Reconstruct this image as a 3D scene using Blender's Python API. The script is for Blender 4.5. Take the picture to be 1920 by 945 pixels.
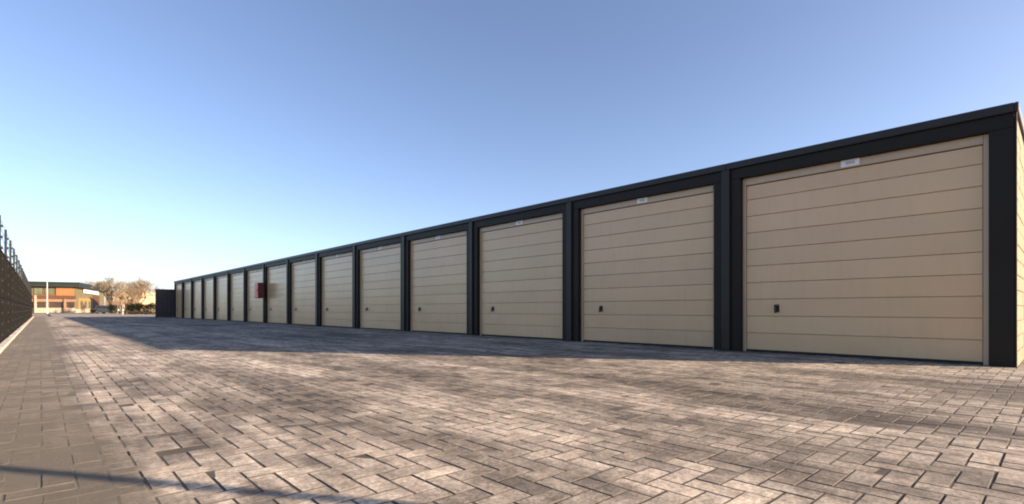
import bpy, bmesh, math, random
import numpy as np
from mathutils import Vector, Matrix

S = bpy.context.scene
for o in list(bpy.data.objects): bpy.data.objects.remove(o)
COL = S.collection
R = math.radians

# ------------------------------------------------------------------ camera
EYE = 0.62; FPX = 960.0; TH = R(42.626); HOR = 580.6
cam = bpy.data.cameras.new('camera'); camo = bpy.data.objects.new('camera', cam); COL.objects.link(camo)
cam.sensor_width = 36; cam.lens = 36*FPX/1920; cam.shift_y = (HOR-472.5)/1920
cam.clip_start = .05; cam.clip_end = 6000
camo.location = (0, 0, EYE); camo.rotation_euler = (R(90), 0, -TH)
S.camera = camo
# ------------------------------------------------------------------ sky, sun, exposure
SUN_EL = R(14.2); SUN_DIR = Vector((.565, -.825))            # horizontal direction towards the sun
az = math.atan2(SUN_DIR.x, SUN_DIR.y)                       # clockwise from +Y
w = bpy.data.worlds.new('World'); S.world = w; w.use_nodes = True
nt = w.node_tree; bg = nt.nodes['Background']
sky = nt.nodes.new('ShaderNodeTexSky'); sky.sky_type = 'NISHITA'; sky.sun_disc = False
sky.sun_elevation = SUN_EL; sky.sun_rotation = az
sky.altitude = 0; sky.air_density = .68; sky.dust_density = 1.2; sky.ozone_density = 2.6
nt.links.new(sky.outputs[0], bg.inputs[0]); bg.inputs[1].default_value = .093
sl = bpy.data.lights.new('sun', 'SUN'); sl.energy = 4.4; sl.angle = R(.5); sl.color = (1, .87, .70)
so = bpy.data.objects.new('sun', sl); COL.objects.link(so)
so.rotation_euler = (R(90)-SUN_EL, 0, math.atan2(SUN_DIR.x, -SUN_DIR.y))
so.location = (20, -30, 30)
S.view_settings.view_transform = 'Standard'; S.view_settings.look = 'None'
S.view_settings.gamma = 1; S.view_settings.use_curve_mapping = False
S.view_settings.exposure = 1.82
S.view_settings.use_white_balance = True; S.view_settings.white_balance_temperature = 7500; S.view_settings.white_balance_tint = 19
S.cycles.filter_width = 2.0

SN, CS = math.sin(TH), math.cos(TH)
def c2w(xpx, Z):                       # picture column and depth along the view axis -> ground position
    X = (xpx-960)/FPX*Z
    return Vector((Z*SN+X*CS, Z*CS-X*SN))
def cam2w(Xc, Z): return Vector((Z*SN+Xc*CS, Z*CS-Xc*SN))

# ------------------------------------------------------------------ materials
def N(t, ty, **k):
    n = t.nodes.new(ty)
    for a, b in k.items(): setattr(n, a, b)
    return n
def mat(name, col, rough=.6, var=.12, scale=6, bump=0, bscale=80, metal=0, spec=.5, fine=0, coat=0):
    m = bpy.data.materials.new(name); m.use_nodes = True; t = m.node_tree
    p = t.nodes['Principled BSDF']
    p.inputs['Roughness'].default_value = rough; p.inputs['Metallic'].default_value = metal
    p.inputs['Specular IOR Level'].default_value = spec
    if coat: p.inputs['Coat Weight'].default_value = coat; p.inputs['Coat Roughness'].default_value = .1
    g = N(t, 'ShaderNodeNewGeometry')
    n1 = N(t, 'ShaderNodeTexNoise'); n1.inputs['Scale'].default_value = scale; n1.inputs['Detail'].default_value = 5
    t.links.new(g.outputs['Position'], n1.inputs['Vector'])
    r = N(t, 'ShaderNodeMapRange'); r.inputs[1].default_value = .25; r.inputs[2].default_value = .75
    r.inputs[3].default_value = 1-var; r.inputs[4].default_value = 1+var
    t.links.new(n1.outputs['Fac'], r.inputs[0])
    mx = N(t, 'ShaderNodeMix', data_type='RGBA', blend_type='MULTIPLY'); mx.inputs['Factor'].default_value = 1
    mx.inputs['A'].default_value = (*col, 1); t.links.new(r.outputs[0], mx.inputs['B'])
    t.links.new(mx.outputs['Result'], p.inputs['Base Color'])
    if bump:
        n2 = N(t, 'ShaderNodeTexNoise'); n2.inputs['Scale'].default_value = bscale; n2.inputs['Detail'].default_value = 4
        t.links.new(g.outputs['Position'], n2.inputs['Vector'])
        b = N(t, 'ShaderNodeBump'); b.inputs['Strength'].default_value = bump; b.inputs['Distance'].default_value = .004
        t.links.new(n2.outputs['Fac'], b.inputs['Height']); t.links.new(b.outputs[0], p.inputs['Normal'])
    return m

def paving_material(name, tone_type):
    """concrete paving brick; 'tone' is stored per brick (mesh attribute or object property)"""
    m = bpy.data.materials.new(name); m.use_nodes = True; t = m.node_tree; L = t.links.new
    p = t.nodes['Principled BSDF']; p.inputs['Roughness'].default_value = .82; p.inputs['Specular IOR Level'].default_value = .3
    g = N(t, 'ShaderNodeNewGeometry'); P = g.outputs['Position']
    def noise(scale, detail, rough=.55, vec=None, squash=None):
        n = N(t, 'ShaderNodeTexNoise'); n.inputs['Scale'].default_value = scale
        n.inputs['Detail'].default_value = detail; n.inputs['Roughness'].default_value = rough
        v = P
        if squash:
            mp = N(t, 'ShaderNodeMapping'); mp.inputs['Scale'].default_value = squash; mp.inputs['Location'].default_value = (3.1, 7.7, 0)
            L(P, mp.inputs[0]); v = mp.outputs[0]
        L(v, n.inputs['Vector']); return n.outputs['Fac']
    def rng(x, a, b, c, d, smooth=False):
        r = N(t, 'ShaderNodeMapRange'); 
        if smooth: r.interpolation_type = 'SMOOTHSTEP'
        for i, v in enumerate((a, b, c, d)): r.inputs[i+1].default_value = v
        L(x, r.inputs[0]); return r.outputs[0]
    def mth(op, a, b):
        n = N(t, 'ShaderNodeMath', operation=op)
        for i, v in enumerate((a, b)):
            if isinstance(v, (int, float)): n.inputs[i].default_value = v
            else: L(v, n.inputs[i])
        return n.outputs[0]
    at = N(t, 'ShaderNodeAttribute', attribute_type=tone_type, attribute_name='tone')
    tone = at.outputs['Fac']
    ramp = N(t, 'ShaderNodeValToRGB'); e = ramp.color_ramp.elements
    e[0].position = 0; e[0].color = (.165, .143, .118, 1)
    e[1].position = 1; e[1].color = (.415, .358, .285, 1)
    for pos, c in ((.35, (.275, .235, .188, 1)), (.6, (.312, .270, .217, 1)), (.8, (.342, .288, .228, 1))):
        q = e.new(pos); q.color = c
    L(tone, ramp.inputs[0])
    # wear: dirt patches, stains drawn out along the driving direction, pale tyre-polished lanes
    dirt = rng(noise(.85, 6, .62, squash=(1, .30, 1)), .45, .64, 1.06, .42, True)
    dirt2 = rng(noise(3.4, 6, .65, squash=(1, .55, 1)), .40, .68, 1.16, .55, True)
    lane = rng(noise(2.2, 3, .5, squash=(1, .05, 1)), .38, .64, .84, 1.14, True)
    speck = rng(noise(55, 3, .7), .30, .72, .55, 1.36)
    mott = rng(noise(13, 5, .68), .33, .68, .62, 1.24)
    speck2 = rng(noise(190, 2, .7), .3, .7, .80, 1.18)
    sx = N(t, 'ShaderNodeSeparateXYZ'); L(P, sx.inputs[0])
    xe = mth('ADD', sx.outputs[0], mth('MULTIPLY', mth('SUBTRACT', noise(3.2, 4), .5), .42))
    strip = rng(xe, .12, .36, 0, 1, True)                       # gutter strip by the fence: moss and silt
    # worn wheel lanes run the length of the yard at fixed distances from the kerb
    wob = mth('ADD', sx.outputs[0], mth('MULTIPLY', mth('SUBTRACT', noise(.7, 4, .6, squash=(1, .35, 1)), .5), .9))
    lr = N(t, 'ShaderNodeValToRGB'); lr.color_ramp.interpolation = 'EASE'
    pts = [(0, .80), (.03, .80), (.08, 1.0), (.135, .92), (.175, .68), (.22, .97), (.28, .62), (.34, .66), (.39, .92), (.45, .62), (.60, .66), (.80, .82), (1, .8)]
    el = lr.color_ramp.elements; el[0].position, el[1].position = pts[0][0], pts[-1][0]
    el[0].color = (pts[0][1],)*3+(1,); el[1].color = (pts[-1][1],)*3+(1,)
    for a_, b_ in pts[1:-1]: q = el.new(a_); q.color = (b_, b_, b_, 1)
    L(mth('DIVIDE', wob, 8.0), lr.inputs[0])
    lane = mth('MULTIPLY', mth('MULTIPLY', lane, 1.62), lr.outputs[0])
    streak = rng(noise(6.5, 4, .6, squash=(1, .045, 1)), .36, .66, .80, 1.16, True)      # tyre-drawn streaks
    lane = mth('MULTIPLY', lane, streak)
    k = mth('MULTIPLY', mth('MULTIPLY', dirt, dirt2), mth('MULTIPLY', lane, mth('MULTIPLY', mott, mth('MULTIPLY', speck, speck2))))
    mx = N(t, 'ShaderNodeMix', data_type='RGBA', blend_type='MULTIPLY'); mx.inputs['Factor'].default_value = 1
    L(ramp.outputs[0], mx.inputs['A']); L(k, mx.inputs['B'])
    silt = N(t, 'ShaderNodeMix', data_type='RGBA'); silt.inputs['A'].default_value = (.142, .122, .088, 1)
    L(mx.outputs['Result'], silt.inputs['B']); L(mth('ADD', mth('MULTIPLY', strip, .76), .24), silt.inputs['Factor'])
    L(silt.outputs['Result'], p.inputs['Base Color'])
    b = N(t, 'ShaderNodeBump'); b.inputs['Strength'].default_value = .55; b.inputs['Distance'].default_value = .004
    L(mth('ADD', noise(75, 4, .7), mth('MULTIPLY', noise(14, 3), .8)), b.inputs['Height']); L(b.outputs[0], p.inputs['Normal'])
    return m

def joint_material():
    """dark joint sand, silted up pale brown beside the kerb"""
    m = mat('joint_sand', (.058, .049, .039), .95, .4, 9, .5, 120); t = m.node_tree; L = t.links.new
    p = t.nodes['Principled BSDF']; src = p.inputs['Base Color'].links[0].from_socket
    g = N(t, 'ShaderNodeNewGeometry'); sx = N(t, 'ShaderNodeSeparateXYZ'); L(g.outputs['Position'], sx.inputs[0])
    n = N(t, 'ShaderNodeTexNoise'); n.inputs['Scale'].default_value = 3.2; L(g.outputs['Position'], n.inputs['Vector'])
    a = N(t, 'ShaderNodeMath', operation='MULTIPLY_ADD'); a.inputs[1].default_value = .42; L(n.outputs['Fac'], a.inputs[0]); L(sx.outputs[0], a.inputs[2])
    r = N(t, 'ShaderNodeMapRange'); r.inputs[1].default_value = .36; r.inputs[2].default_value = .62; r.inputs[3].default_value = .95; r.inputs[4].default_value = 0; L(a.outputs[0], r.inputs[0])
    mx = N(t, 'ShaderNodeMix', data_type='RGBA'); L(r.outputs[0], mx.inputs['Factor']); L(src, mx.inputs['A']); mx.inputs['B'].default_value = (.118, .101, .073, 1)
    L(mx.outputs['Result'], p.inputs['Base Color'])
    return m

M = dict(
    paver=paving_material('paving_brick', 'GEOMETRY'), paver_obj=paving_material('paving_brick_single', 'OBJECT'),
    sand=joint_material(),
    far_paving=mat('far_paving', (.22, .185, .155), .9, .2, 2.5),
    soil=mat('ground_grass', (.165, .152, .080), .95, .35, .6, .6, 20),
    asphalt=mat('road_asphalt', (.16, .145, .13), .9, .15, 1.5),
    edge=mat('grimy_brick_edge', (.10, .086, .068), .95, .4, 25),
    kerb=mat('kerb_concrete', (.46, .40, .34), .85, .16, 7, .4, 90),
    dark=mat('anthracite_cladding', (.0185, .0138, .0098), .5, .15, 3, .05, 60, spec=.2),
    strip=mat('anthracite_profile', (.024, .0195, .016), .42, .12, 5, spec=.3),
    trim=mat('roof_trim_aluminium', (.030, .025, .021), .42, .12, 2, spec=.28),
    roof=mat('bitumen_roof', (.04, .04, .042), .9, .2, 4, .4, 60),
    door=mat('beige_door', (.72, .452, .245), .25, .08, .7, .10, 150, spec=.5),
    doorframe=mat('beige_door_frame', (.54, .385, .25), .34, .05, 3, spec=.5),
    rubber=mat('black_rubber', (.012, .011, .011), .7, .1, 9),
    handle=mat('black_plastic', (.012, .011, .010), .4, .1, 20),
    plate=mat('white_plate', (.86, .83, .79), .4, .03, 20),
    plateband=mat('grey_plate_band', (.52, .50, .47), .4, .05, 60),
    block=mat('yellow_block', (.155, .120, .068), .85, .10, 5, .5, 70),
    mortar=mat('mortar', (.085, .068, .045), .95, .12, 20),
    wall=mat('grey_concrete', (.30, .28, .25), .9, .12, 2),
    red=mat('red_enamel', (.78, .022, .030), .35, .06, 5),
    darkred=mat('dark_red_enamel', (.10, .012, .012), .4, .1, 5),
    wire=mat('fence_wire', (.0095, .0097, .0088), .8, .3, 3, spec=.06),
    post=mat('fence_post', (.020, .020, .021), .7, .15, 3, spec=.15),
    slat=mat('dark_slat', (.028, .024, .031), .6, .2, 5),
    steel=mat('galvanised_steel', (.35, .35, .35), .45, .12, 8, metal=.6),
    white=mat('white_paint', (.48, .47, .45), .5, .05, 3),
    leaf=mat('dark_leaf', (.010, .014, .007), .9, .4, 5, spec=.05),
    bark=mat('bark_tan', (.17, .115, .07), .9, .25, 3),
    twig=mat('twig_tan', (.27, .205, .13), .9, .22, 1.2),
    twig_grey=mat('twig_grey', (.30, .27, .24), .9, .2, 1.2),
    orange=mat('orange_panel', (.27, .10, .032), .6, .12, .5),
    ochre=mat('ochre_panel', (.25, .15, .042), .7, .15, .5),
    brown=mat('brown_board', (.075, .030, .011), .7, .2, .8),
    pinkband=mat('pink_band', (.21, .115, .08), .8, .12, .6),
    plinth=mat('pale_plinth', (.30, .25, .19), .85, .1, .6),
    olive=mat('olive_cladding', (.11, .09, .045), .7, .15, .6),
    green=mat('dark_green_fascia', (.004, .009, .0065), .6, .2, .6),
    glass=mat('window_glass', (.035, .028, .025), .08, .3, .5, spec=.7),
    glass_green=mat('green_glass', (.09, .10, .06), .12, .3, .5, spec=.7),
    cream=mat('cream_render', (.30, .21, .14), .85, .08, .5),
    tile=mat('brown_tile', (.19, .12, .08), .85, .2, 1),
    car=mat('slate_car_paint', (.045, .052, .065), .28, .06, 2, coat=.8),
    tyre=mat('tyre', (.015, .015, .015), .85, .1, 9),
)

def age_door(m):
    t = m.node_tree; L = t.links.new; p = t.nodes['Principled BSDF']; src = p.inputs['Base Color'].links[0].from_socket
    oi = N(t, 'ShaderNodeObjectInfo'); r = N(t, 'ShaderNodeMapRange'); r.inputs[3].default_value = .955; r.inputs[4].default_value = 1.03; L(oi.outputs['Random'], r.inputs[0])
    g = N(t, 'ShaderNodeNewGeometry'); mp = N(t, 'ShaderNodeMapping'); mp.inputs['Scale'].default_value = (1, 5, .9); L(g.outputs['Position'], mp.inputs[0])
    n = N(t, 'ShaderNodeTexNoise'); n.inputs['Scale'].default_value = 2.2; n.inputs['Detail'].default_value = 6; L(mp.outputs[0], n.inputs['Vector'])
    k = N(t, 'ShaderNodeMapRange'); k.inputs[1].default_value = .5; k.inputs[2].default_value = .72; k.inputs[3].default_value = 1; k.inputs[4].default_value = .955; L(n.outputs['Fac'], k.inputs[0])
    a = N(t, 'ShaderNodeMath', operation='MULTIPLY'); L(r.outputs[0], a.inputs[0]); L(k.outputs[0], a.inputs[1])
    mx = N(t, 'ShaderNodeMix', data_type='RGBA', blend_type='MULTIPLY'); mx.inputs['Factor'].default_value = 1; L(src, mx.inputs['A']); L(a.outputs[0], mx.inputs['B'])
    L(mx.outputs['Result'], p.inputs['Base Color'])
    n3 = N(t, 'ShaderNodeTexNoise'); n3.inputs['Scale'].default_value = 2.6; n3.inputs['Detail'].default_value = 1; L(g.outputs['Position'], n3.inputs['Vector'])
    b = N(t, 'ShaderNodeBump'); b.inputs['Strength'].default_value = .5; b.inputs['Distance'].default_value = .012; L(n3.outputs['Fac'], b.inputs['Height'])
    old = p.inputs['Normal'].links[0].from_node; L(b.outputs[0], old.inputs['Normal'])
age_door(M['door'])

# ------------------------------------------------------------------ mesh helpers
class MB:
    def __init__(s): s.v = []; s.f = []
    def box(s, x0, x1, y0, y1, z0, z1):
        n = len(s.v)
        s.v += [(x0,y0,z0),(x1,y0,z0),(x1,y1,z0),(x0,y1,z0),(x0,y0,z1),(x1,y0,z1),(x1,y1,z1),(x0,y1,z1)]
        s.f += [tuple(n+i for i in q) for q in ((0,3,2,1),(4,5,6,7),(0,1,5,4),(1,2,6,5),(2,3,7,6),(3,0,4,7))]
        return s
    def tube(s, a, b, ra, rb=None, k=6, cap=True):
        rb = ra if rb is None else rb
        a = Vector(a); b = Vector(b); d = (b-a)
        if d.length < 1e-6: return s
        d.normalize(); u = d.orthogonal().normalized(); v = d.cross(u)
        n = len(s.v)
        for c, r in ((a, ra), (b, rb)):
            for i in range(k):
                t = 2*math.pi*i/k; s.v.append(tuple(c+u*(r*math.cos(t))+v*(r*math.sin(t))))
        for i in range(k): s.f.append((n+i, n+(i+1) % k, n+k+(i+1) % k, n+k+i))
        if cap: s.f.append(tuple(n+k-1-i for i in range(k))); s.f.append(tuple(n+k+i for i in range(k)))
        return s
    def prism(s, prof, y0, y1, axis='y'):                       # closed outline in x,z pushed along y
        n = len(s.v); k = len(prof)
        for y in (y0, y1):
            for a, b in prof: s.v.append((a, y, b))
        for i in range(k): s.f.append((n+i, n+(i+1) % k, n+k+(i+1) % k, n+k+i))
        s.f.append(tuple(n+k-1-i for i in range(k))); s.f.append(tuple(n+k+i for i in range(k)))
        return s
    def mesh(s, name, m, bevel=0, smooth=False, seg=1):
        me = bpy.data.meshes.new(name); me.from_pydata(s.v, [], s.f)
        bm = bmesh.new(); bm.from_mesh(me)
        if bevel: bmesh.ops.bevel(bm, geom=list(bm.edges), offset=bevel, segments=seg, profile=.5, affect='EDGES')
        bmesh.ops.recalc_face_normals(bm, faces=bm.faces); bm.to_mesh(me); bm.free()
        me.materials.append(M[m])
        if smooth: me.shade_smooth()
        return me
def link(name, me, parent=None, loc=(0, 0, 0), rot=(0, 0, 0)):
    o = bpy.data.objects.new(name, me); COL.objects.link(o); o.location = loc; o.rotation_euler = rot
    if parent: o.parent = parent
    return o
def part(name, mb, m, parent=None, loc=(0, 0, 0), bevel=0, smooth=False, rot=(0, 0, 0), seg=1):
    return link(name, mb.mesh(name, m, bevel, smooth, seg), parent, loc, rot)
def tag(o, label=None, cat=None, group=None, kind=None):
    for k, v in (('label', label), ('category', cat), ('group', group), ('kind', kind)):
        if v: o[k] = v
    return o
def empty(name, loc=(0, 0, 0), rz=0):
    o = link(name, None, None, loc, (0, 0, rz)); o.empty_display_size = .3; return o

# ------------------------------------------------------------------ setting
GX, GY, PITCH, NG = 7.675, .389, 3.131, 15
KX = -.42                                                     # kerb face by the fence
tag(part('ground', MB().box(-1500, 1500, -1500, 1500, -1.0, -.075), 'soil'), 'dull grass and soil ground spreading to the horizon', kind='structure')
YP0, YP1, BR1 = -9.0, 96.0, 62.0                              # paving: start, end of sheet, end of single bricks
pav = tag(part('pavement', MB().box(KX, 19.5, YP0, BR1, -.073, -.0018), 'sand'), 'yard paved with weathered grey brown bricks in herringbone', kind='structure')
tag(part('far_pavement', MB().box(KX+1.2, 26, BR1+.002, YP1, -.073, -.002), 'far_paving'), 'pale paving beyond the garage row', kind='structure')
tag(part('road', MB().box(-70, 90, YP1+.3, YP1+8, -.073, -.045), 'asphalt'), 'pale road crossing beyond the yard', kind='structure')

# herringbone bricks
W = .093; GAP = .0075; CH = .0016; rng = np.random.default_rng(7)
H0, H1 = int(math.floor(KX/W)), int(19.4/W)
J0, J1 = int(YP0/W)+1, int(BR1/W)-2
ii, jj = np.meshgrid(np.arange(H0, H1), np.arange(J0, J1), indexing='ij'); ii = ii.ravel(); jj = jj.ravel()
c = (ii+jj) % 4
hx = c == 0; vy = c == 3
# mirrored herringbone: H covers (i,j),(i+1,j); V covers (i,j),(i,j-1)
cx = np.concatenate([(ii[hx]+1)*W, (ii[vy]+.5)*W]); cyy = np.concatenate([(jj[hx]+.5)*W, jj[vy]*W])
isH = np.concatenate([np.ones(hx.sum(), bool), np.zeros(vy.sum(), bool)])
keep = (cx > KX+.04) & ((cx < GX+.12) | (cyy < GY+.15) | (cyy > GY+PITCH*NG-.1)) & (cx < 19) & ((cx < 11.5) | (cyy > 40))
# nothing of the yard can be seen well behind the viewer
keep &= ~((cyy < -3.5))
cx, cyy, isH = cx[keep], cyy[keep], isH[keep]
NB = len(cx)
tone = np.clip(rng.normal(.5, .2, NB), 0, 1); tone[rng.random(NB) < .04] = .08
dz = rng.normal(0, .0007, NB); tx = rng.normal(0, .0035, NB); ty = rng.normal(0, .0035, NB)
jx = rng.normal(0, .0010, NB); jy = rng.normal(0, .0010, NB)
# the 300 that show largest in the picture become objects of their own
Zc = cx*SN+cyy*CS; Xc = -cyy*SN+cx*CS
with np.errstate(divide='ignore', invalid='ignore'):
    px = 960+FPX*Xc/Zc; py = HOR+FPX*EYE/Zc
vis = (Zc > .5) & (px > 10) & (px < 1910) & (py < 938)
order = np.argsort(np.where(vis, Zc, 1e9))[:300]
single = np.zeros(NB, bool); single[order] = True
def brick_verts(hx_, hy_):
    a, b = hx_-GAP/2, hy_-GAP/2
    return np.array([(-a,-b,-.055),(a,-b,-.055),(a,b,-.055),(-a,b,-.055), (-a,-b,-CH*.7),(a,-b,-CH*.7),(a,b,-CH*.7),(-a,b,-CH*.7),
                     (-a+CH,-b+CH,0),(a-CH,-b+CH,0),(a-CH,b-CH,0),(-a+CH,b-CH,0)])
BF = [(8,9,10,11)]+[(4+i, 4+(i+1) % 4, 8+(i+1) % 4, 8+i) for i in range(4)]+[(i, (i+1) % 4, 4+(i+1) % 4, 4+i) for i in range(4)]
BFa = np.array(BF)
vs = []
for flag, base in ((True, brick_verts(W, W/2)), (False, brick_verts(W/2, W))):
    s_ = (isH == flag) & ~single; n = s_.sum()
    v = np.repeat(base[None], n, 0)
    v[:, :, 2] += dz[s_][:, None]+v[:, :, 0]*ty[s_][:, None]+v[:, :, 1]*tx[s_][:, None]
    v[:, :, 0] += (cx+jx)[s_][:, None]; v[:, :, 1] += (cyy+jy)[s_][:, None]
    vs.append((v, tone[s_]))
V = np.concatenate([a for a, _ in vs]).reshape(-1, 3); T = np.concatenate([b for _, b in vs])
nb = len(T); F = (BFa[None]+(np.arange(nb)*12)[:, None, None]).reshape(-1)
me = bpy.data.meshes.new('paving_bricks'); me.vertices.add(len(V)); me.vertices.foreach_set('co', V.ravel())
nf = nb*len(BF); me.loops.add(nf*4); me.loops.foreach_set('vertex_index', F.astype(np.int32))
me.polygons.add(nf); me.polygons.foreach_set('loop_start', np.arange(nf, dtype=np.int32)*4)
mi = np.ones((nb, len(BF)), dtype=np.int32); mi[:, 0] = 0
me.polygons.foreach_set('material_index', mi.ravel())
me.update(calc_edges=True)
a = me.attributes.new('tone', 'FLOAT', 'POINT'); a.data.foreach_set('value', np.repeat(T, 12).astype(np.float32))
me.materials.append(M['paver']); me.materials.append(M['edge'])
me.shade_flat()
pb = link('paving_bricks', me, pav); pb['kind'] = 'stuff'
sf = part('silt_fill', MB().box(KX+.003, .20, YP0+.1, BR1-.1, -.0016, -.0004), 'sand', pav); sf['kind'] = 'stuff'   # silt washed into the joints beside the kerb
mb = MB(); mb.v = [tuple(q) for q in brick_verts(W, W/2)]; mb.f = list(BF)
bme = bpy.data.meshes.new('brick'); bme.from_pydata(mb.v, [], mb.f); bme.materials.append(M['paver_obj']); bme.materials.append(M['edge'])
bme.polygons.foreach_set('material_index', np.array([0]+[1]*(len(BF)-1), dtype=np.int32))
for k in np.where(single)[0]:
    o = bpy.data.objects.new('brick', bme); COL.objects.link(o); o.parent = pav
    o.location = (cx[k]+jx[k], cyy[k]+jy[k], dz[k]); o.rotation_euler = (tx[k], -ty[k], 0 if isH[k] else math.pi/2)
    o['tone'] = float(tone[k])

# kerb of separate concrete edging stones
kerb = empty('kerb', (KX, 0, 0)); tag(kerb, 'narrow pale concrete edging along the foot of the mesh fence', 'kerb')
sm = MB().box(-.10, -.002, .004, .996, -.074, .035).mesh('edging_stone', 'kerb', .008)
for k in range(-8, 62): link('edging_stone', sm, kerb, (random.Random(k).uniform(-.003, .003), k, random.Random(k+99).uniform(-.004, .003)))

# ------------------------------------------------------------------ garages
CW, OP, HD, HT = .205, 2.58, 2.735, 2.835                      # column width, opening, header top, roof top
DEPTH = 6.0
DY0, DY1 = CW+.05, PITCH-CW-.05
g_col = MB().box(0, .14, .003, CW, 0, OP).mesh('pillar', 'dark', .004)
g_lin = MB().box(.001, .14, .003, PITCH-.003, OP+.001, HD).mesh('lintel', 'dark', .004)
g_trim = MB().box(-.035, .12, .0015, PITCH-.0015, HD+.002, HT).mesh('roof_trim', 'trim', .006)
g_roof = MB().box(.125, DEPTH, .004, PITCH-.004, HD-.08, HD+.03).mesh('roof', 'roof')
mb = MB(); mb.box(.145, DEPTH-.12, .004, .10, 0, HD-.085); mb.box(.145, DEPTH-.12, PITCH-.10, PITCH-.004, 0, HD-.085); mb.box(DEPTH-.115, DEPTH, .004, PITCH-.004, 0, HD-.085)
g_wall = mb.mesh('wall', 'wall')
mb = MB().box(.050, .125, CW+.001, CW+.05, 0, OP-.001); mb.box(.050, .125, PITCH-CW-.05, PITCH-CW-.001, 0, OP-.001)
mb.box(.051, .125, CW+.0505, PITCH-CW-.0505, 2.475, OP-.002)
g_frame = mb.mesh('door_frame', 'doorframe', .005)
g_leaf = MB().box(.100, .130, DY0+.002, DY1-.002, .03, 2.468).mesh('garage_door', 'door')
PH = .2475
g_pan = MB().box(.066, .0985, DY0+.006, DY1-.006, .0025, PH-.0025).mesh('door_panel', 'door', .005, seg=2)
g_pan_top = MB().box(.066, .0985, DY0+.006, DY1-.006, .0025, .2055).mesh('door_panel', 'door', .005, seg=2)
g_seal = MB().box(.060, .128, DY0+.001, DY1-.001, .002, .030).mesh('bottom_seal', 'rubber')
mb = MB().box(.056, .0655, -.036, .036, -.055, .055)
g_esc = mb.mesh('handle', 'handle', .004)
mb = MB().tube((.056, 0, .012), (.020, 0, .012), .013, .011, 8); mb.box(.008, .028, -.012, .012, -.070, .030)
g_lev = mb.mesh('lever', 'handle', .003)
g_plate = MB().box(.040, .0505, -.105, .105, -.044, .044).mesh('number_plate', 'plate', .002)
g_pband = MB().box(.0375, .0398, -.052, .050, -.020, .024).mesh('plate_band', 'plateband')
g_strip = MB().box(-.042, -.001, -.062, .062, .004, HD+.001).mesh('cover_strip', 'strip', .010, seg=2)
ORD = 'first second third fourth fifth sixth seventh eighth ninth tenth eleventh twelfth thirteenth fourteenth fifteenth'.split()
def label_for(i):
    if i == 0: return 'nearest and largest garage, beige panel door, with the pale yellow block end wall'
    if i == 7: return 'eighth garage from the near end, just before the red cabinet, beige door'
    if i == 8: return 'ninth garage from the near end, just beyond the red cabinet, beige door'
    if i == 14: return 'farthest garage of the row, beside the dark slat fence, narrowest beige door'
    return f'{ORD[i]} garage from the near end of the row, beige panel door, dark frame'
garages = []
for i in range(NG):
    g = empty('garage', (GX, GY+PITCH*i, 0)); garages.append(g)
    tag(g, label_for(i), 'garage', 'garages in one long row')
    link('pillar', g_col, g); link('pillar', g_col, g, (0, PITCH-CW-.003, 0))
    link('lintel', g_lin, g); link('roof_trim', g_trim, g); link('roof', g_roof, g); link('wall', g_wall, g)
    link('door_frame', g_frame, g, (.035, 0, 0))
    d = link('garage_door', g_leaf, g, (.035, 0, 0))
    rr = random.Random(i)
    for k in range(9): link('door_panel', g_pan, d, (rr.uniform(-.0012, .0012), 0, .030+PH*k))
    link('door_panel', g_pan_top, d, (0, 0, .030+PH*9))
    link('bottom_seal', g_seal, d)
    h = link('handle', g_esc, d, (0, PITCH-CW-.48, .64)); link('lever', g_lev, h)
    p = link('number_plate', g_plate, g, (.034, PITCH*.49, 2.532)); link('plate_band', g_pband, p)
    if i < NG-1: link('cover_strip', g_strip, g, (0, PITCH, 0))
# near end wall of separate blocks, far end cap trim
g0 = garages[0]
ew = part('end_wall', MB().box(.034, DEPTH-.002, -.010, .002, 0, HD-.03), 'mortar', g0)
link('side_trim', MB().box(.121, DEPTH+.03, -.034, .0005, HD+.0025, HT-.002).mesh('side_trim', 'trim', .006), g0)
part('corner_trim', MB().box(-.035, .120, -.034, .0005, HD+.0025, HT-.001), 'trim', g0, bevel=.005)
part('corner_profile', MB().box(.0005, .030, -.019, .0015, 0, HD), 'dark', g0, bevel=.003)
BL, BH = .50, .1655
full = MB().box(.004, BL-.004, -.018, -.0102, .004, BH-.004).mesh('block', 'block', .004)
half = MB().box(.004, BL/2-.004, -.018, -.0102, .004, BH-.004).mesh('block', 'block', .004)
X_0 = .032
for r in range(16):
    x = X_0; z = r*BH+.002
    if r % 2: link('block', half, ew, (x, 0, z)); x += BL/2
    while x+BL <= DEPTH+.001:
        link('block', full, ew, (x, random.Random(r*40+x).uniform(-.002, .002), z)); x += BL
    if x+BL/2 <= DEPTH+.001: link('block', half, ew, (x, 0, z))

# red fire cabinet on the pillar between the eighth and ninth garages
yb = GY+PITCH*8
cab = empty('fire_cabinet', (GX-.043, yb, 1.15)); tag(cab, 'red metal cabinet fixed on the pillar midway along the garages', 'cabinet')
part('cabinet_body', MB().box(-.27, -.001, -.22, .28, 0, .72), 'darkred', cab, bevel=.012)
dr = part('cabinet_door', MB().box(-.295, -.2705, -.205, .265, .015, .705), 'red', cab, bevel=.008)
part('latch', MB().box(-.312, -.2955, -.16, -.12, .32, .42), 'handle', dr)

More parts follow.
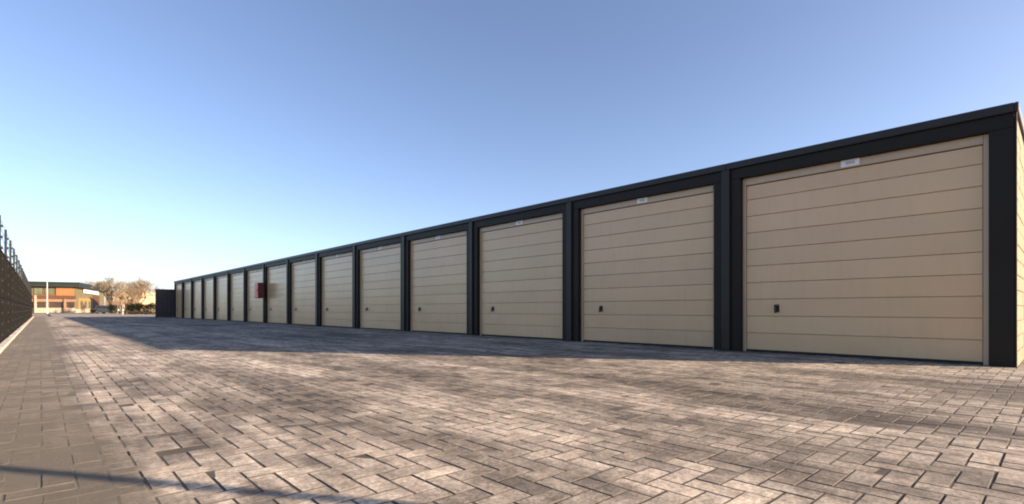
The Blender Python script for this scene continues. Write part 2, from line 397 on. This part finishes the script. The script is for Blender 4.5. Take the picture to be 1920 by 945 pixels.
# ------------------------------------------------------------------ mesh fence on the left
FX, SP, FY0 = -.54, 2.40, -8.0
fence = empty('mesh_fence', (FX, 0, 0)); tag(fence, 'tall dark wire mesh fence with raised posts along the left kerb', 'fence')
mb = MB(); rf = .0035
for k in range(48): mb.tube((0, .025+k*.05, -.03), (0, .025+k*.05, 1.74), rf, k=4, cap=False)
for z in (.03, .85, 1.71):
    for xx in (-.0075, .0075): mb.tube((xx, .01, z), (xx, 2.39, z), .0045, k=4, cap=False)
f_pan = mb.mesh('mesh_panel', 'wire')
mb = MB().box(-.055, -.012, -.03, .03, -.07, 2.40)
for k in range(11): mb.box(-.010, .016, -.025, .025, .12+k*.205, .17+k*.205)
f_post = mb.mesh('post', 'post', .004)
mb = MB().tube((-.034, 0, 0), (-.034, SP, 0), .0022, k=4, cap=False)
for k in range(16):
    y = .08+k*.15; mb.tube((-.049, y, -.012), (-.019, y+.008, .012), .0016, k=3, cap=False)
f_wire = mb.mesh('wire_strand', 'wire')
for k in range(29):
    y = FY0+k*SP
    link('post', f_post, fence, (0, y, 0))
    if k < 28:
        link('mesh_panel', f_pan, fence, (0, y, 0))
        for z in (1.88, 2.04, 2.20, 2.36): link('wire_strand', f_wire, fence, (0, y, z))

# slim post just outside the frame whose shadow crosses the lower left of the yard
sp = empty('marker_post', (3.19, -2.0, 0)); tag(sp, 'slim round steel post whose long shadow crosses the bricks', 'post')
part('pole', MB().tube((0, 0, -.01), (0, 0, 2.3), .032, k=14), 'steel', sp, smooth=True)
part('foot_plate', MB().box(-.08, .08, -.08, .08, .003, .014), 'steel', sp, bevel=.003)
part('cap', MB().tube((0, 0, 2.301), (0, 0, 2.33), .036, .026, 14), 'handle', sp)

# dark slat fence closing the far end of the row
A = Vector((GX-.05, GY+PITCH*NG+.35)); slf = empty('slat_fence', (A.x, A.y, 0))
tag(slf, 'short dark upright slat fence at the far end of the garages', 'fence')
s_m = MB().box(-.063, .063, -.012, .012, .03, 2.22).mesh('slat', 'slat', .004)
for k in range(11): link('slat', s_m, slf, (.22-k*.128, -.010*(k % 2), 0))
r_m = MB().box(-1.12, .26, .0135, .055, -.035, .035).mesh('rail', 'slat', .004)
for z in (.35, 1.15, 1.95): link('rail', r_m, slf, (0, 0, z))
p_m = MB().box(-.04, .04, .0565, .136, -.07, 2.18).mesh('post', 'slat', .004)
for x in (-.12, -1.02): link('post', p_m, slf, (x, 0, 0))

# ------------------------------------------------------------------ vegetation
def leaf_cloud(n, pts_fn, size, rnd):
    mb = MB()
    for _ in range(n):
        p = pts_fn(); a = Vector((rnd.gauss(0, 1), rnd.gauss(0, 1), rnd.gauss(0, 1))).normalized(); b = a.orthogonal().normalized()
        s = size*rnd.uniform(.6, 1.3); q = len(mb.v)
        mb.v += [tuple(p-a*s), tuple(p+b*s*.5), tuple(p+a*s), tuple(p-b*s*.5)]; mb.f.append((q, q+1, q+2, q+3))
    return mb
def hedge(pos, rz, lx, ly, h, seed, label, name='hedge', n=9000):
    rnd = random.Random(seed); o = empty(name, (pos.x, pos.y, 0), rz); tag(o, label, 'hedge' if name == 'hedge' else 'shrub')
    lumps = [(rnd.uniform(-lx, lx)*.8, rnd.uniform(-ly, ly)*.6, rnd.uniform(.4, .8)*h, rnd.uniform(.35, .6)) for _ in range(16)]
    def pt():
        while True:
            if rnd.random() < .6:
                p = Vector((rnd.uniform(-lx, lx), rnd.uniform(-ly, ly), rnd.uniform(.03, h*.8)))
                if (abs(p.x)/lx)**6+(abs(p.y)/ly)**4+(p.z/(h*.86))**6 < 1: return p
            else:
                l = rnd.choice(lumps); d = Vector((rnd.gauss(0, 1), rnd.gauss(0, 1), rnd.gauss(0, 1))).normalized()*l[3]*rnd.uniform(.5, 1)*h*.5
                p = Vector(l[:3])+d
                if .02 < p.z < h*1.05: return p
    part('foliage', leaf_cloud(n, pt, .05, rnd), 'leaf', o)
    mb = MB()
    for k in range(8):
        x = rnd.uniform(-lx, lx)*.8; mb.tube((x, 0, -.08), (x+rnd.uniform(-.2, .2), 0, h*.7), .03, .012, 5)
    part('stem', mb, 'bark', o)
def bare_tree(pos, h, seed, label, spread=.5, twig='twig', depth=6, bush=0):
    rnd = random.Random(seed); o = empty('bare_tree', (pos.x, pos.y, 0)); tag(o, label, 'tree', 'bare winter trees beyond the yard')
    tr, cr = MB(), MB()
    def grow(p, d, L, r, lv):
        q = p+d*L
        (tr if lv < 3 else cr).tube(p, q, r, r*.68, 5 if lv < 2 else 3, cap=False)
        if lv >= depth: return
        nch = rnd.choice((3, 3, 4)) if lv else 4
        for _ in range(nch):
            e = Vector((rnd.gauss(0, 1), rnd.gauss(0, 1), rnd.gauss(0, .6)))
            nd = (d+e*spread+Vector((0, 0, .16))).normalized()
            s = p+d*L*rnd.uniform(.55, 1.0)
            grow(s, nd, L*rnd.uniform(.6, .84), max(r*.60, .013), lv+1)
    grow(Vector((0, 0, -.08)), Vector((rnd.uniform(-.08, .08), rnd.uniform(-.08, .08), 1)).normalized(), h*.29, h*.022, 0)
    zs = max(v[2] for v in cr.v); k = h/zs
    for m_ in (tr, cr): m_.v = [(x*k, y*k, z*k) for x, y, z in m_.v]
    part('trunk', tr, 'bark', o); part('crown', cr, twig, o)
bare_tree(c2w(210, 92), 6.9, 3, 'leftmost bare tan tree, just right of the flat roofed building', .48)
bare_tree(c2w(236, 98), 6.4, 5, 'bare tan tree between its two taller neighbours, behind the pale house front', .55)
bare_tree(c2w(261, 90), 6.6, 8, 'broad bare tan tree standing behind the dark hedge', .58)
bare_tree(c2w(248, 110), 6.0, 12, 'smaller bare tree glimpsed between the broad tree and the house', .5)
bare_tree(c2w(224, 118), 6.2, 15, 'faint slender bare tree right behind the leftmost tan tree', .5)
bare_tree(c2w(303, 170), 9.4, 21, 'distant grey bare tree showing above the dark slat fence', .6, 'twig_grey')
bare_tree(c2w(184, 190), 12.6, 25, 'distant grey bare tree peeping over the flat roof', .6, 'twig_grey')
hc = c2w(265, 66)
hedge(hc, R(-40), 2.05, .6, 1.62, 4, 'low dark evergreen hedge left of the slat fence')
hedge(c2w(213, 84), R(-40), .7, .6, 1.75, 9, 'small dark shrub at the foot of the leftmost tan tree', 'shrub', 2500)
hedge(c2w(176, 80), R(-40), .5, .4, .75, 14, 'tiny dark shrub in front of the ochre building side', 'shrub', 900)

# ------------------------------------------------------------------ far flat-roofed building
u = Vector((-.863, -.506)); v = Vector((-.506, .863))         # in camera axes: along the front, along the side
Cc = ((141-960)/FPX*115, 115)
C0 = cam2w(*Cc); uw = cam2w(u.x, u.y); ang = math.atan2(uw.y, uw.x)
B = empty('shop_building', (C0.x, C0.y, 0), ang)               # local +x runs left along the front; local -y runs back along the side
tag(B, 'low building with orange front and dark flat roof beyond the yard', 'building')
LA, LB = 17.0, 36.0
part('wall', MB().box(0, LA, -LB, 0, -.08, 5.6), 'olive', B)
rfp = part('roof', MB().box(-.9, LA+.8, -LB-.8, .9, 5.62, 6.75), 'green', B, bevel=.03)
part('gutter', MB().box(-1.02, LA+.8, .905, 1.05, 6.45, 6.72), 'green', rfp)
part('plinth', MB().box(-.06, LA, .002, .10, -.07, 1.0), 'plinth', B)
part('plinth', MB().box(-.10, -.002, -LB, -.01, -.07, .75), 'plinth', B)
part('band', MB().box(-.08, LA, .004, .35, 2.35, 3.0), 'pinkband', B)
part('awning', MB().prism([(-.12, 3.02), (LA, 3.02), (LA, 3.75), (-.12, 3.75)], .003, .55), 'brown', B)
part('orange_panel', MB().box(.2, 3.25, .002, .18, 3.76, 5.55), 'orange', B, bevel=.01)
def window(x0, x1, z0, z1, gm='glass', mull=1, side=False):
    t = .10
    if side:
        f = MB().box(-.09, -.003, x0, x1, z0, z0+t); f.box(-.09, -.003, x0, x1, z1-t, z1); f.box(-.088, -.003, x0, x0+t, z0+t+.002, z1-t-.002); f.box(-.088, -.003, x1-t, x1, z0+t+.002, z1-t-.002)
    else:
        f = MB().box(x0, x1, .003, .09, z0, z0+t); f.box(x0, x1, .003, .09, z1-t, z1); f.box(x0, x0+t, .003, .088, z0+t+.002, z1-t-.002); f.box(x1-t, x1, .003, .088, z0+t+.002, z1-t-.002)
    fo = part('window', f, 'brown', B)
    wdt = (x1-x0-2*t)/(mull+1)
    for k in range(mull+1):
        a, b = x0+t+k*wdt+.02, x0+t+(k+1)*wdt-.02
        part('pane', MB().box(-.05, -.01, a, b, z0+t+.01, z1-t-.01) if side else MB().box(a, b, .01, .05, z0+t+.01, z1-t-.01), gm, fo)
for x0, x1 in ((.1, 1.35), (2.0, 4.3), (5.0, 7.3), (8.0, 10.3), (11, 13.3)): window(x0, x1, 1.05, 2.3)
for x0, x1 in ((3.5, 5.2), (5.4, 7.0), (7.3, 9.0), (9.3, 11)): window(x0, x1, 3.9, 5.45, 'glass_green')
part('column', MB().box(6.4, 6.75, .36, .60, -.07, 3.75), 'plinth', B); part('column', MB().box(1.5, 1.85, .36, .60, -.07, 3.0), 'pinkband', B)
part('ochre_panel', MB().box(-.14, -.002, -19, -3.6, .76, 3.35), 'ochre', B)
part('brown_panel', MB().box(-.15, -.002, -28, -19.1, .76, 4.3), 'brown', B)
part('sign_board', MB().box(-.30, -.155, -26, -7.5, 4.55, 5.55), 'white', B, bevel=.02)
for y0, y1 in ((-7, -4.5), (-11.5, -9), (-16, -13.5)):
    f = MB().box(-.20, -.142, y0, y1, 1.0, 2.6); fo = part('window', f, 'brown', B)
    part('pane', MB().box(-.215, -.202, y0+.12, y1-.12, 1.12, 2.48), 'glass', fo)

# pale house behind the trees
hp = c2w(198, 128); hb = empty('pale_house', (hp.x, hp.y, 0), -TH)
tag(hb, 'pale cream house half hidden behind the bare tan trees', 'house')
part('wall', MB().box(0, 8.4, 0, 7, -.08, 4.3), 'cream', hb)
part('roof', MB().prism([(-.3, 4.31), (8.7, 4.31), (8.2, 5.1), (.2, 5.1)], -.3, 7.3), 'cream', hb)
for x in (.8, 3.4, 6.0):
    for z in (.9, 2.9):
        fo = part('window', MB().box(x, x+1.3, -.08, -.002, z, z+1.0), 'white', hb)
        part('pane', MB().box(x+.1, x+1.2, -.095, -.082, z+.1, z+.9), 'glass', fo)

# poles
def pole(pos, h, r, label, name, lampd=None, m='white'):
    o = empty(name, (pos.x, pos.y, 0)); tag(o, label, 'pole')
    part('shaft', MB().tube((0, 0, -.08), (0, 0, h), r, r*.6, 10), m, o, smooth=False)
    part('base', MB().tube((0, 0, -.07), (0, 0, .35), r*1.7, r*1.5, 10), m, o)
    if lampd: part('lamp_head', MB().box(-.09, .55, -.08, .08, h+.001, h+.09), 'steel', o, bevel=.02)
    else: part('finial', MB().tube((0, 0, h+.001), (0, 0, h+.16), r*.9, r*.3, 8), 'steel', o)
pole(c2w(88.5, 92), 5.8, .085, 'tall white pole in front of the orange building', 'flagpole')
pole(c2w(220.5, 76), 5.0, .045, 'thin grey lamp post in front of the bare trees', 'lamp_post', True, 'bark')
pole(c2w(230, 62), 1.0, .05, 'short pale post at the left end of the dark hedge', 'marker_post', None, 'plinth')

# dark car parked beyond the yard
cp = c2w(203, 88); car = empty('parked_car', (cp.x, cp.y, -.07), R(-38)); tag(car, 'dark slate car parked side on beyond the paving', 'car')
body = [(-2.05, .32), (-2.08, .62), (-1.95, .86), (-1.25, .93), (1.0, .90), (1.75, .80), (2.06, .62), (2.08, .34), (1.7, .22), (-1.75, .22)]
part('body', MB().prism(body, -.84, .84), 'car', car, bevel=.04)
cab_ = [(-1.78, .935), (-1.35, 1.36), (-.75, 1.44), (.15, 1.40), (.92, .915)]
ca = part('cabin', MB().prism(cab_, -.70, .70), 'car', car, bevel=.04)
for s in (-1, 1):
    for pr in ([(-1.50, .97), (-1.25, 1.29), (-.62, 1.35), (-.62, .96)], [(-.52, .96), (-.52, 1.35), (.10, 1.31), (.62, .95)]):
        part('window', MB().prism(pr, s*.701, s*.712), 'glass', ca)
    for x in (-1.28, 1.30):
        wh = part('wheel', MB().tube((x, s*.70, .31), (x, s*.86, .31), .31, .31, 16), 'tyre', car)
        part('rim', MB().tube((x, s*.8605, .31), (x, s*.872, .31), .20, .17, 12), 'steel', wh)
    part('headlight', MB().box(1.96, 2.10, s*.60-.13, s*.60+.13, .58, .70), 'plate', car)
    part('tail_light', MB().box(-2.10, -2.0, s*.62-.12, s*.62+.12, .62, .80), 'red', car)
